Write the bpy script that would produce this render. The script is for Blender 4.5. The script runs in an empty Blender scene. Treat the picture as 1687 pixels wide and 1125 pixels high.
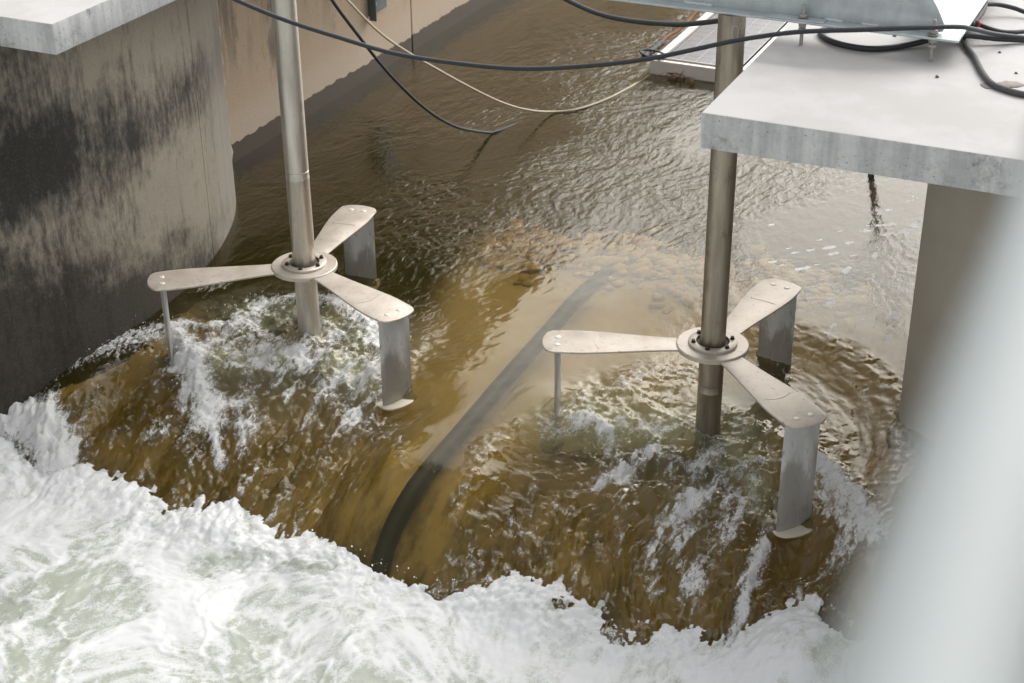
import bpy, bmesh, math, random
import numpy as np
from mathutils import Vector, Matrix

random.seed(7)
rng = np.random.default_rng(11)
sc = bpy.context.scene
COL = sc.collection

# ------------------------------------------------------------------ camera, sky, sun, exposure
CAM_H, PITCH, ROLL, FPX = 5.4, 0.500589, -0.009262, 2621.33
cam_d = bpy.data.cameras.new('camera')
cam = bpy.data.objects.new('camera', cam_d)
COL.objects.link(cam)
cam_d.sensor_width = 36.0
cam_d.lens = FPX / 1687.0 * 36.0
cam_d.clip_start = 0.05
cam_d.clip_end = 2000
cam_d.dof.use_dof = True
cam_d.dof.focus_distance = 11.4
cam_d.dof.aperture_fstop = 3.0
cam.matrix_world = (Matrix.Translation((0, 0, CAM_H)) @ Matrix.Rotation(math.pi / 2 - PITCH, 4, 'X')
                    @ Matrix.Rotation(ROLL, 4, 'Z'))
sc.camera = cam

SUN_EL, SUN_AZ = math.radians(45), math.radians(43)      # azimuth from +Y towards +X
world = bpy.data.worlds.new('World')
sc.world = world
world.use_nodes = True
wn = world.node_tree.nodes
wl = world.node_tree.links
sky = wn.new('ShaderNodeTexSky')
sky.sky_type = 'NISHITA'
sky.sun_disc = False
sky.sun_elevation = SUN_EL
sky.sun_rotation = SUN_AZ
sky.air_density = 1.0
sky.dust_density = 4.0
hs = wn.new('ShaderNodeHueSaturation')
hs.inputs['Saturation'].default_value = 0.12
wl.new(sky.outputs[0], hs.inputs['Color'])
bg = wn['Background']
bg.inputs[1].default_value = 0.15
wl.new(hs.outputs[0], bg.inputs[0])
sun_d = bpy.data.lights.new('sun', 'SUN')
sun_d.energy = 0.95
sun_d.angle = math.radians(80)
sun_d.color = (1.0, 0.96, 0.9)
sun = bpy.data.objects.new('sun', sun_d)
COL.objects.link(sun)
sdir = Vector((math.sin(SUN_AZ) * math.cos(SUN_EL), math.cos(SUN_AZ) * math.cos(SUN_EL), math.sin(SUN_EL)))
sun.rotation_euler = sdir.to_track_quat('Z', 'Y').to_euler()
sun.location = sdir * 30
sc.view_settings.view_transform = 'Standard'
sc.view_settings.look = 'None'
sc.view_settings.gamma = 1.0
sc.view_settings.use_curve_mapping = False
sc.view_settings.exposure = 0.66
sc.cycles.use_denoising = True
sc.cycles.max_bounces = 8
sc.cycles.transparent_max_bounces = 8
sc.cycles.caustics_refractive = True
sc.cycles.caustics_reflective = False
sc.cycles.sample_clamp_indirect = 6.0

# ------------------------------------------------------------------ survey helpers
# channel frame: s runs upstream (65 degrees from +X), t across to the right bank
ANG = math.radians(65)
US = np.array([math.cos(ANG), math.sin(ANG)])
VT = np.array([math.sin(ANG), -math.cos(ANG)])


def W(s, t, z):
    return Vector((US[0] * s + VT[0] * t, US[1] * s + VT[1] * t, z))


FW = np.array([0, math.cos(PITCH), -math.sin(PITCH)])
RT = np.array([1.0, 0, 0])
UPV = np.array([0, math.sin(PITCH), math.cos(PITCH)])


def ray(px, py):
    X, Y = px - 843.5, py - 562.5
    c, s = math.cos(ROLL), math.sin(ROLL)
    d = FW * FPX + RT * (c * X + s * Y) - UPV * (-s * X + c * Y)
    return d / np.linalg.norm(d)


def at(px, py, z):                       # surveyed point on a level plane
    d = ray(px, py)
    k = (z - CAM_H) / d[2]
    return Vector((d[0] * k, d[1] * k, z))


def at_plane(px, py, a, b):              # surveyed point in the upright plane through a and b
    d = ray(px, py)
    n = np.array([b[1] - a[1], -(b[0] - a[0])])
    k = (n[0] * a[0] + n[1] * a[1]) / (n[0] * d[0] + n[1] * d[1])
    return Vector((d[0] * k, d[1] * k, CAM_H + d[2] * k))


Z0 = -0.5                                # upstream water level
L = np.array([-1.606, 11.132])           # turbine axes
R = np.array([1.410, 9.795])
LS, LT = float(L @ US), float(L @ VT)
RS, RT_ = float(R @ US), float(R @ VT)

# ------------------------------------------------------------------ noise
_perm = rng.permutation(256)
_perm = np.concatenate([_perm, _perm, _perm])
_ga = rng.random(256) * 2 * np.pi
_gx, _gy = np.cos(_ga), np.sin(_ga)


def perlin(x, y, seed=0):
    x = x + seed * 17.31
    y = y - seed * 9.77
    xi = np.floor(x).astype(np.int64)
    yi = np.floor(y).astype(np.int64)
    xf, yf = x - xi, y - yi
    xi &= 255
    yi &= 255
    u = xf * xf * xf * (xf * (xf * 6 - 15) + 10)
    v = yf * yf * yf * (yf * (yf * 6 - 15) + 10)

    def g(ix, iy, dx, dy):
        h = _perm[_perm[ix & 255] + (iy & 255)]
        return _gx[h] * dx + _gy[h] * dy
    a = g(xi, yi, xf, yf)
    b = g(xi + 1, yi, xf - 1, yf)
    c = g(xi, yi + 1, xf, yf - 1)
    d = g(xi + 1, yi + 1, xf - 1, yf - 1)
    return ((a + u * (b - a)) * (1 - v) + (c + u * (d - c)) * v) * 1.5


def fbm(x, y, o, seed=0, gain=0.5):
    r = 0
    a = 1.0
    for i in range(o):
        r = r + a * perlin(x * 2.03 ** i, y * 2.03 ** i, seed + i * 3)
        a *= gain
    return r


def billow(x, y, o, seed=0, gain=0.5):
    r = 0
    a = 1.0
    for i in range(o):
        r = r + a * np.abs(perlin(x * 2.1 ** i, y * 2.1 ** i, seed + i * 5))
        a *= gain
    return r


def ss(e0, e1, x):
    k = np.clip((x - e0) / (e1 - e0), 0, 1)
    return k * k * (3 - 2 * k)


# ------------------------------------------------------------------ mesh helpers
def link(o, parent=None):
    COL.objects.link(o)
    if parent is not None:
        o.parent = parent
    return o


def mesh_obj(name, bm, mat, parent=None, smooth=True, angle=None):
    me = bpy.data.meshes.new(name)
    bm.normal_update()
    bm.to_mesh(me)
    bm.free()
    if mat is not None:
        me.materials.append(mat)
    if smooth:
        me.polygons.foreach_set('use_smooth', [True] * len(me.polygons))
        if angle:
            me.set_sharp_from_angle(angle=math.radians(angle))
    return link(bpy.data.objects.new(name, me), parent)


def empty(name, loc=(0, 0, 0), rz=0):
    o = bpy.data.objects.new(name, None)
    o.empty_display_size = 0.2
    o.location = loc
    o.rotation_euler = (0, 0, rz)
    return link(o)


def tag(o, label=None, cat=None, group=None, kind=None):
    if label:
        o['label'] = label
    if cat:
        o['category'] = cat
    if group:
        o['group'] = group
    if kind:
        o['kind'] = kind
    return o


def prism(bm, pts, z0, z1, bevel=0.0, seg=2):
    """upright prism over a plan polygon (counter-clockwise)"""
    lo = [bm.verts.new((p[0], p[1], z0)) for p in pts]
    hi = [bm.verts.new((p[0], p[1], z1)) for p in pts]
    n = len(pts)
    fs = [bm.faces.new(hi), bm.faces.new(list(reversed(lo)))]
    for i in range(n):
        fs.append(bm.faces.new((lo[i], lo[(i + 1) % n], hi[(i + 1) % n], hi[i])))
    bmesh.ops.recalc_face_normals(bm, faces=fs)
    if bevel:
        es = set()
        for f in fs:
            for e in f.edges:
                if len(e.link_faces) == 2 and e.calc_face_angle(0) > 0.5:
                    es.add(e)
        bmesh.ops.bevel(bm, geom=list(es), offset=bevel, segments=seg, affect='EDGES', profile=0.5)
    return fs


def frame_box(bm, s0, s1, t0, t1, z0, z1, bevel=0.0, seg=2):
    pts = [W(s0, t0, 0), W(s0, t1, 0), W(s1, t1, 0), W(s1, t0, 0)]
    return prism(bm, [(p.x, p.y) for p in pts], z0, z1, bevel, seg)


def tube(bm, pts, rad, n=10, cap=True):
    """tube along points; rad is a number or list"""
    pts = [Vector(p) for p in pts]
    m = len(pts)
    rings = []
    up = None
    for i, p in enumerate(pts):
        d = (pts[min(i + 1, m - 1)] - pts[max(i - 1, 0)]).normalized()
        if up is None:
            up = Vector((0, 0, 1)) if abs(d.z) < 0.9 else Vector((1, 0, 0))
        a = d.cross(up).normalized()
        up = a.cross(d).normalized()
        r = rad[i] if isinstance(rad, (list, tuple)) else rad
        rings.append([bm.verts.new(p + (a * math.cos(k * 2 * math.pi / n) + up * math.sin(k * 2 * math.pi / n)) * r)
                      for k in range(n)])
    for i in range(m - 1):
        for k in range(n):
            bm.faces.new((rings[i][k], rings[i][(k + 1) % n], rings[i + 1][(k + 1) % n], rings[i + 1][k]))
    if cap:
        bm.faces.new(list(reversed(rings[0])))
        bm.faces.new(rings[-1])


def lathe(bm, prof, n=48, c=(0, 0), close=False):
    rings = []
    for r, z in prof:
        rings.append([bm.verts.new((c[0] + r * math.cos(k * 2 * math.pi / n), c[1] + r * math.sin(k * 2 * math.pi / n), z))
                      for k in range(n)])
    m = len(prof)
    for i in range(m if close else m - 1):
        a, b = rings[i], rings[(i + 1) % m]
        for k in range(n):
            bm.faces.new((a[k], a[(k + 1) % n], b[(k + 1) % n], b[k]))
    bmesh.ops.recalc_face_normals(bm, faces=bm.faces[:])


def smooth_path(pts, k=6):
    P = [Vector(p) for p in pts]
    out = []
    for i in range(len(P) - 1):
        p0, p1, p2, p3 = P[max(i - 1, 0)], P[i], P[i + 1], P[min(i + 2, len(P) - 1)]
        for j in range(k):
            u = j / k
            out.append(0.5 * ((2 * p1) + (p2 - p0) * u + (2 * p0 - 5 * p1 + 4 * p2 - p3) * u * u
                              + (3 * p1 - p0 - 3 * p2 + p3) * u ** 3))
    out.append(P[-1])
    return out


# ------------------------------------------------------------------ materials
class NT:
    def __init__(self, name):
        self.m = bpy.data.materials.new(name)
        self.m.use_nodes = True
        self.t = self.m.node_tree
        self.n = self.t.nodes
        self.b = self.n.get('Principled BSDF')
        self.out = self.n.get('Material Output')
        self._co = {}

    def node(self, typ, **kw):
        o = self.n.new(typ)
        for k, v in kw.items():
            if k.startswith('_'):
                setattr(o, k[1:], v)
            else:
                self.put(o.inputs[k.replace('__', ' ')], v)
        return o

    def put(self, sock, v):
        if isinstance(v, bpy.types.NodeSocket):
            self.t.links.new(v, sock)
        else:
            if isinstance(v, (tuple, list)) and len(v) == 3 and sock.type == 'RGBA':
                v = (*v, 1)
            sock.default_value = v

    def co(self, scale=(1, 1, 1), rot=0.0):
        key = (tuple(scale), rot)
        if key not in self._co:
            tc = self.n.get('tc') or self.n.new('ShaderNodeTexCoord')
            tc.name = 'tc'
            r = self.n.new('ShaderNodeVectorRotate')
            r.rotation_type = 'Z_AXIS'
            r.inputs['Angle'].default_value = rot
            self.put(r.inputs['Vector'], tc.outputs['Object'])
            mp = self.n.new('ShaderNodeMapping')
            mp.inputs['Scale'].default_value = scale
            self.put(mp.inputs['Vector'], r.outputs[0])
            self._co[key] = mp.outputs[0]
        return self._co[key]

    def noise(self, scale, vec=None, detail=4, rough=0.55, dist=0.0):
        o = self.n.new('ShaderNodeTexNoise')
        o.inputs['Scale'].default_value = scale
        o.inputs['Detail'].default_value = detail
        o.inputs['Roughness'].default_value = rough
        o.inputs['Distortion'].default_value = dist
        self.put(o.inputs['Vector'], vec if vec is not None else self.co())
        return o.outputs['Fac']

    def math(self, op, a, b=None, c=None, clamp=False):
        o = self.n.new('ShaderNodeMath')
        o.operation = op
        o.use_clamp = clamp
        self.put(o.inputs[0], a)
        if b is not None:
            self.put(o.inputs[1], b)
        if c is not None:
            self.put(o.inputs[2], c)
        return o.outputs[0]

    def ramp(self, v, a, b, lo=0.0, hi=1.0):
        o = self.n.new('ShaderNodeMapRange')
        o.interpolation_type = 'SMOOTHSTEP'
        self.put(o.inputs['Value'], v)
        o.inputs['From Min'].default_value = a
        o.inputs['From Max'].default_value = b
        o.inputs['To Min'].default_value = lo
        o.inputs['To Max'].default_value = hi
        return o.outputs[0]

    def mix(self, f, a, b):
        o = self.n.new('ShaderNodeMix')
        o.data_type = 'RGBA'
        self.put(o.inputs[0], f)
        self.put(o.inputs[6], a)
        self.put(o.inputs[7], b)
        return o.outputs[2]

    def attr(self, name):
        o = self.n.new('ShaderNodeAttribute')
        o.attribute_name = name
        return o.outputs['Fac']

    def bump(self, h, strength=0.3, dist=0.01, normal=None):
        o = self.n.new('ShaderNodeBump')
        self.put(o.inputs['Strength'], strength)
        self.put(o.inputs['Distance'], dist)
        self.put(o.inputs['Height'], h)
        if normal is not None:
            self.put(o.inputs['Normal'], normal)
        return o.outputs[0]

    def sep(self, vec=None):
        o = self.n.new('ShaderNodeSeparateXYZ')
        self.put(o.inputs[0], vec if vec is not None else self.co())
        return o.outputs

    def set(self, **kw):
        for k, v in kw.items():
            self.put(self.b.inputs[k.replace('__', ' ')], v)
        return self.m


CH = -ANG   # rotating world coordinates by this puts s on x and -t on y


def speck(n, scale, lo, hi):
    v = n.n.new('ShaderNodeTexVoronoi')
    v.inputs['Scale'].default_value = scale
    n.put(v.inputs['Vector'], n.co())
    return n.ramp(v.outputs['Distance'], lo, hi, 1.0, 0.0)


def mat_wall():
    n = NT('tan_concrete')
    x, y, z = n.sep(n.co())
    base = n.mix(n.noise(1.3, detail=6), (0.66, 0.50, 0.34), (0.54, 0.40, 0.27))
    base = n.mix(n.noise(60, detail=3), base, n.mix(0.5, base, (0.46, 0.40, 0.32)))
    # weathered grey upper part, streaked
    streak = n.noise(3.0, n.co((2.2, 2.2, 0.25), CH), detail=7, rough=0.65)
    g = n.math('MULTIPLY', n.ramp(z, 0.1, 1.1, 0.0, 0.75), n.ramp(streak, 0.46, 0.64))
    base = n.mix(g, base, (0.15, 0.135, 0.11))
    blot = n.math('MULTIPLY', n.ramp(n.noise(2.2, n.co((1, 1, 0.45)), detail=6, rough=0.6), 0.55, 0.68), n.ramp(z, -0.1, 0.4))
    base = n.mix(n.math('MULTIPLY', blot, 0.7), base, (0.13, 0.115, 0.10))
    # pale washed strip just above the waterline
    pale = n.math('MULTIPLY', n.ramp(z, 0.12, -0.12), 0.6)
    base = n.mix(pale, base, (0.62, 0.51, 0.40))
    gr = n.noise(55, detail=8, rough=0.85)
    base = n.mix(n.ramp(gr, 0.52, 0.68), base, n.mix(0.45, base, (0.10, 0.07, 0.045)))
    base = n.mix(n.ramp(gr, 0.47, 0.36), base, n.mix(0.3, base, (0.75, 0.66, 0.55)))
    pits = speck(n, 22, 0.05, 0.12)
    pits = n.math('MULTIPLY', pits, n.ramp(n.noise(9), 0.56, 0.6))
    base = n.mix(n.math('MULTIPLY', pits, 0.8), base, (0.10, 0.075, 0.05))
    # wet band with a ragged edge
    edge = n.math('ADD', z, n.math('MULTIPLY', n.noise(4.0, n.co((1, 1, 0.05)), detail=7, rough=0.6), -0.16))
    wet = n.ramp(edge, -0.385, -0.395)
    col = n.mix(wet, base, n.mix(n.noise(40), (0.060, 0.038, 0.021), (0.040, 0.027, 0.015)))
    rough = n.math('MULTIPLY_ADD', wet, -0.45, 0.9)
    bh = n.math('ADD', n.noise(90, detail=3), n.math('MULTIPLY', pits, -2.0))
    return n.set(Base__Color=col, Roughness=rough, Normal=n.bump(bh, 0.5, 0.006))


def mat_pier():
    n = NT('stained_concrete')
    x, y, z = n.sep(n.co((1, 1, 1), CH))          # x = s
    base = n.mix(n.noise(1.1, detail=6, rough=0.6), (0.38, 0.335, 0.265), (0.26, 0.23, 0.18))
    base = n.mix(n.math('MULTIPLY', n.ramp(z, 0.6, 2.0), 0.4), base, (0.30, 0.275, 0.235))
    streak = n.noise(3.5, n.co((2.5, 2.5, 0.22), CH), detail=8, rough=0.68)
    grain = n.noise(26, n.co((1, 1, 0.3)), detail=6, rough=0.7)
    # black growth: a big patch downstream, a band along the waterline
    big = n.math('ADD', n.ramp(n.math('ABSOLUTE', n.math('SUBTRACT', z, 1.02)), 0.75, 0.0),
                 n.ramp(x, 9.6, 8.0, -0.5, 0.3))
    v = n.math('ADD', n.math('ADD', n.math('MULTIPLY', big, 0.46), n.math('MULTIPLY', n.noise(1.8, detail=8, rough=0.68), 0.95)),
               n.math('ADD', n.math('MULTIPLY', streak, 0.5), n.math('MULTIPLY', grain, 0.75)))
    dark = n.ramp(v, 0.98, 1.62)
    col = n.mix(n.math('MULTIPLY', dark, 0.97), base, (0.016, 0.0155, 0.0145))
    thin = n.ramp(n.math('ADD', streak, n.math('MULTIPLY', grain, 0.4)), 0.72, 0.86)
    col = n.mix(n.math('MULTIPLY', thin, 0.35), col, (0.055, 0.05, 0.044))
    # waterline growth
    e = n.math('MULTIPLY_ADD', n.math('SUBTRACT', x, 8.9), 0.38, n.math('SUBTRACT', z, 0.08))
    e = n.math('MULTIPLY_ADD', n.math('SUBTRACT', n.noise(1.9, detail=8, rough=0.7), 0.5), -1.5, e)
    e = n.math('MULTIPLY_ADD', n.math('SUBTRACT', grain, 0.5), -0.5, e)
    low = n.ramp(e, 0.30, -0.30)
    col = n.mix(n.math('MULTIPLY', low, 0.88), col, (0.020, 0.017, 0.012))
    sp = n.math('MULTIPLY', speck(n, 70, 0.10, 0.22), n.ramp(n.noise(12), 0.5, 0.62))
    col = n.mix(n.math('MULTIPLY', sp, 0.25), col, (0.42, 0.38, 0.32))
    gr = n.noise(48, detail=8, rough=0.85)
    col = n.mix(n.ramp(gr, 0.50, 0.66), col, n.mix(0.28, col, (0.02, 0.018, 0.015)))
    col = n.mix(n.ramp(gr, 0.48, 0.36), col, n.mix(0.08, col, (0.5, 0.45, 0.38)))
    nose = n.ramp(x, 10.15, 10.7)
    col = n.mix(n.math('MULTIPLY', nose, 0.45), col, (0.36, 0.33, 0.29))
    return n.set(Base__Color=col, Roughness=0.88, Normal=n.bump(n.math('ADD', grain, n.noise(70)), 0.4, 0.006))


def mat_slab():
    n = NT('deck_concrete')
    geo = n.n.new('ShaderNodeNewGeometry')
    nz = n.sep(geo.outputs['Normal'])[2]
    top = n.ramp(nz, 0.6, 0.9)
    t = n.mix(n.noise(2.0, detail=7, rough=0.6), (0.64, 0.625, 0.61), (0.52, 0.505, 0.49))
    t = n.mix(n.math('MULTIPLY', speck(n, 30, 0.04, 0.10), n.ramp(n.noise(7), 0.54, 0.6)), t, (0.34, 0.29, 0.25))
    brush = n.ramp(n.noise(14, n.co((0.5, 6, 1), CH), detail=4), 0.62, 0.72)
    t = n.mix(n.math('MULTIPLY', brush, 0.18), t, (0.45, 0.40, 0.37))
    t = n.mix(n.math('MULTIPLY', n.ramp(n.noise(1.1, detail=7, rough=0.65), 0.48, 0.64), 0.35), t, (0.42, 0.395, 0.37))
    gr = n.noise(40, detail=8, rough=0.85)
    t = n.mix(n.ramp(gr, 0.58, 0.70), t, n.mix(0.5, t, (0.30, 0.25, 0.22)))
    st = n.noise(5, n.co((1.6, 1.6, 0.12), CH), detail=7, rough=0.7)
    mot = n.noise(9, detail=7, rough=0.7)
    s = n.mix(n.ramp(n.math('ADD', n.math('MULTIPLY', st, 0.7), n.math('MULTIPLY', mot, 0.3)), 0.36, 0.64), (0.42, 0.43, 0.435), (0.66, 0.665, 0.66))
    pits = n.math('MULTIPLY', speck(n, 34, 0.10, 0.2), n.ramp(n.noise(11), 0.5, 0.6))
    s = n.mix(pits, s, (0.17, 0.17, 0.17))
    grime = n.ramp(n.noise(4.2, detail=8, rough=0.75), 0.54, 0.72)
    s = n.mix(n.math('MULTIPLY', grime, 0.8), s, (0.14, 0.14, 0.135))
    s = n.mix(n.ramp(gr, 0.52, 0.68), s, n.mix(0.5, s, (0.10, 0.10, 0.10)))
    col = n.mix(top, s, t)
    return n.set(Base__Color=col, Roughness=0.85, Normal=n.bump(n.noise(55, detail=5), 0.25, 0.004))


def mat_metal(name, c0, c1, metallic, rough, grain=(1, 1, 12), gs=6.0, stain=None, samt=0.5):
    n = NT(name)
    f = n.noise(gs, n.co(grain), detail=6, rough=0.6)
    col = n.mix(n.ramp(f, 0.3, 0.7), c0, c1)
    if stain:
        k = n.ramp(n.noise(gs * 0.9, n.co((1, 1, 0.35)), detail=8, rough=0.7), 0.53, 0.7)
        col = n.mix(n.math('MULTIPLY', k, samt), col, stain)
    r = n.math('MULTIPLY_ADD', n.noise(gs * 3, n.co(grain), detail=4), 0.25, rough - 0.12)
    return n.set(Base__Color=col, Metallic=metallic, Roughness=r, Normal=n.bump(f, 0.08, 0.003))


def mat_simple(name, col, rough=0.6, metallic=0.0, var=0.25, scale=20, bump=0.1):
    n = NT(name)
    f = n.noise(scale, detail=5)
    c = n.mix(f, tuple(x * (1 - var) for x in col), tuple(min(1, x * (1 + var)) for x in col))
    return n.set(Base__Color=c, Roughness=rough, Metallic=metallic, Normal=n.bump(f, bump, 0.003))


def mat_arm():
    n = NT('dusty_stainless')
    big = n.noise(5, detail=6, rough=0.6)
    col = n.mix(n.ramp(big, 0.3, 0.7), (0.50, 0.435, 0.362), (0.60, 0.54, 0.462))
    fl = n.ramp(n.noise(30, n.co((0.6, 1.6, 1)), detail=5, rough=0.65), 0.60, 0.68)
    col = n.mix(n.math('MULTIPLY', fl, 0.6), col, (0.20, 0.155, 0.12))
    dirt = n.ramp(n.noise(11, detail=8, rough=0.75), 0.55, 0.72)
    col = n.mix(n.math('MULTIPLY', dirt, 0.6), col, (0.28, 0.225, 0.18))
    scr = n.ramp(n.noise(9, n.co((0.6, 14, 1), 0.5), detail=3), 0.66, 0.70)
    col = n.mix(n.math('MULTIPLY', scr, 0.35), col, (0.72, 0.67, 0.62))
    return n.set(Base__Color=col, Metallic=0.35, Roughness=n.math('MULTIPLY_ADD', big, 0.2, 0.36), Normal=n.bump(n.noise(40), 0.05, 0.003))


def mat_water():
    n = NT('brown_water')
    foam, aer, rip = n.attr('foam'), n.attr('aer'), n.attr('rip')
    flow = n.co((0.55, 1.0, 1.0), CH)
    f1 = n.noise(19, flow, detail=3, rough=0.5, dist=0.8)
    f2 = n.noise(58, flow, detail=3, rough=0.55, dist=0.4)
    hgt = n.math('ADD', f1, n.math('MULTIPLY', f2, 0.22))
    nrm = n.bump(hgt, n.math('MULTIPLY', rip, 1.0, clamp=True), 0.020)
    # body: silt held in the water and what shows through it
    tone = n.noise(1.2, flow, detail=3)
    mud_dark = n.mix(tone, (0.058, 0.047, 0.007), (0.040, 0.033, 0.005))
    mud_dark = n.mix(aer, mud_dark, (0.40, 0.40, 0.25))
    dif = n.node('ShaderNodeBsdfDiffuse', Color=mud_dark, Normal=nrm)
    rfr = n.node('ShaderNodeBsdfRefraction', Color=(0.89, 0.80, 0.54), Roughness=0.03, IOR=1.33, Normal=nrm)
    body = n.node('ShaderNodeMixShader')
    n.put(body.inputs[0], n.math('MULTIPLY_ADD', aer, -0.45, 0.74))
    n.put(body.inputs[1], dif.outputs[0])
    n.put(body.inputs[2], rfr.outputs[0])
    lw = n.node('ShaderNodeLayerWeight', Blend=0.5, Normal=nrm)
    fr = n.math('MULTIPLY_ADD', n.math('POWER', lw.outputs['Facing'], 3.9), 0.95, 0.032)
    gl = n.node('ShaderNodeBsdfGlossy', Color=(1.0, 0.965, 0.89), Roughness=0.012, Normal=nrm)
    wat = n.node('ShaderNodeMixShader')
    n.put(wat.inputs[0], fr)
    n.put(wat.inputs[1], body.outputs[0])
    n.put(wat.inputs[2], gl.outputs[0])
    # foam lying on it
    lace = n.noise(26, n.co((0.5, 1.0, 1.0), CH), detail=7, rough=0.72, dist=0.6)
    lace2 = n.noise(110, detail=4, rough=0.7)
    th = n.math('ADD', n.math('MULTIPLY', foam, 1.0), n.math('ADD', n.math('MULTIPLY', n.math('SUBTRACT', lace, 0.5), 1.9),
                                                            n.math('MULTIPLY', n.math('SUBTRACT', lace2, 0.5), 0.7)))
    fm = n.math('MULTIPLY', n.ramp(th, 0.36, 0.86), n.ramp(foam, 0.03, 0.2))
    fb = n.node('ShaderNodeBsdfPrincipled')
    n.put(fb.inputs['Base Color'], (0.80, 0.80, 0.78))
    n.put(fb.inputs['Roughness'], 0.35)
    n.put(fb.inputs['Normal'], n.bump(n.math('ADD', lace, lace2), 0.7, 0.02))
    fin = n.node('ShaderNodeMixShader')
    n.put(fin.inputs[0], fm)
    n.put(fin.inputs[1], wat.outputs[0])
    n.put(fin.inputs[2], fb.outputs[0])
    n.t.links.new(fin.outputs[0], n.out.inputs['Surface'])
    return n.m


def mat_foam():
    n = NT('white_foam')
    thin = n.attr('thin')
    l1 = n.noise(9, detail=8, rough=0.72, dist=0.5)
    l2 = n.noise(75, detail=6, rough=0.82)
    k = n.math('ADD', thin, n.math('ADD', n.math('MULTIPLY', n.math('SUBTRACT', l1, 0.5), 1.1), n.math('MULTIPLY', n.math('SUBTRACT', l2, 0.5), 1.7)))
    f = n.ramp(k, 0.12, 0.95)
    col = n.mix(f, (0.735, 0.74, 0.735), (0.42, 0.445, 0.375))
    gap = n.math('MULTIPLY', n.ramp(n.noise(22, n.co((0.7, 1.0, 1.0), CH), detail=7, rough=0.75, dist=0.8), 0.60, 0.72), n.ramp(k, 0.0, 0.6))
    col = n.mix(n.math('MULTIPLY', gap, 0.75), col, (0.17, 0.17, 0.12))
    rgh = n.math('MULTIPLY_ADD', f, -0.25, 0.45)
    return n.set(Base__Color=col, Roughness=rgh, Normal=n.bump(n.math('ADD', l2, n.math('MULTIPLY', n.noise(150, detail=3), 0.6)), 0.25, 0.008), Subsurface__Weight=0.2, Subsurface__Radius=(0.05, 0.05, 0.045), Subsurface__Scale=1.0)


def mat_bed():
    n = NT('silty_bed')
    f = n.noise(2.0, detail=6)
    x = n.sep(n.co((1, 1, 1), CH))[0]
    c = n.mix(f, (0.72, 0.59, 0.41), (0.61, 0.49, 0.33))                      # silted concrete apron
    y = n.sep(n.co((1, 1, 1), CH))[1]                                          # y = -t
    mud_dark = n.math('MAXIMUM', n.ramp(x, 10.6, 12.4), n.math('MULTIPLY', n.ramp(y, 5.3, 5.9), n.ramp(x, 9.2, 9.9)))  # second term: dark reflection of the pier painted onto the bed at left
    c = n.mix(mud_dark, c, n.mix(f, (0.040, 0.033, 0.007), (0.022, 0.019, 0.004)))   # muddy bed upstream, painted darker for light lost in the deep water
    c = n.mix(n.ramp(x, 9.0, 8.3), c, n.mix(n.ramp(n.noise(4.5, n.co((0.30, 1.4, 1.0), CH), detail=5, rough=0.6), 0.33, 0.66), (0.60, 0.46, 0.20), (0.22, 0.165, 0.055)))          # weedy face of the drop
    return n.set(Base__Color=c, Roughness=0.9)


def mat_stone():
    n = NT('river_stone')
    oi = n.n.new('ShaderNodeObjectInfo')
    a = n.attr('tint')
    c = n.mix(a, (0.54, 0.35, 0.18), (0.72, 0.60, 0.38))
    c = n.mix(n.noise(14, detail=5), c, n.mix(0.4, c, (0.1, 0.08, 0.06)))
    return n.set(Base__Color=c, Roughness=0.7)


def mat_blade():
    n = NT('weathered_blade_steel')
    z = n.sep(n.co())[2]
    f = n.noise(8, n.co((1, 1, 0.3)), detail=7, rough=0.65)
    g = n.noise(26, n.co((1, 1, 0.35)), detail=6, rough=0.7)
    col = n.mix(n.ramp(f, 0.3, 0.7), (0.46, 0.46, 0.45), (0.62, 0.625, 0.62))
    col = n.mix(n.math('MULTIPLY', n.ramp(g, 0.55, 0.68), 0.55), col, (0.15, 0.145, 0.14))
    wet = n.ramp(n.math('MULTIPLY_ADD', n.math('SUBTRACT', f, 0.5), 0.7, z), -0.28, -0.42)
    col = n.mix(n.math('MULTIPLY', wet, 0.75), col, n.mix(g, (0.32, 0.29, 0.245), (0.22, 0.205, 0.18)))
    drip = n.ramp(n.noise(16, n.co((2.2, 2.2, 0.08)), detail=5), 0.60, 0.68)
    col = n.mix(n.math('MULTIPLY', drip, 0.45), col, (0.62, 0.62, 0.60))
    return n.set(Base__Color=col, Metallic=0.2, Roughness=n.math('MULTIPLY_ADD', wet, -0.2, 0.52), Normal=n.bump(g, 0.12, 0.003))


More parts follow.
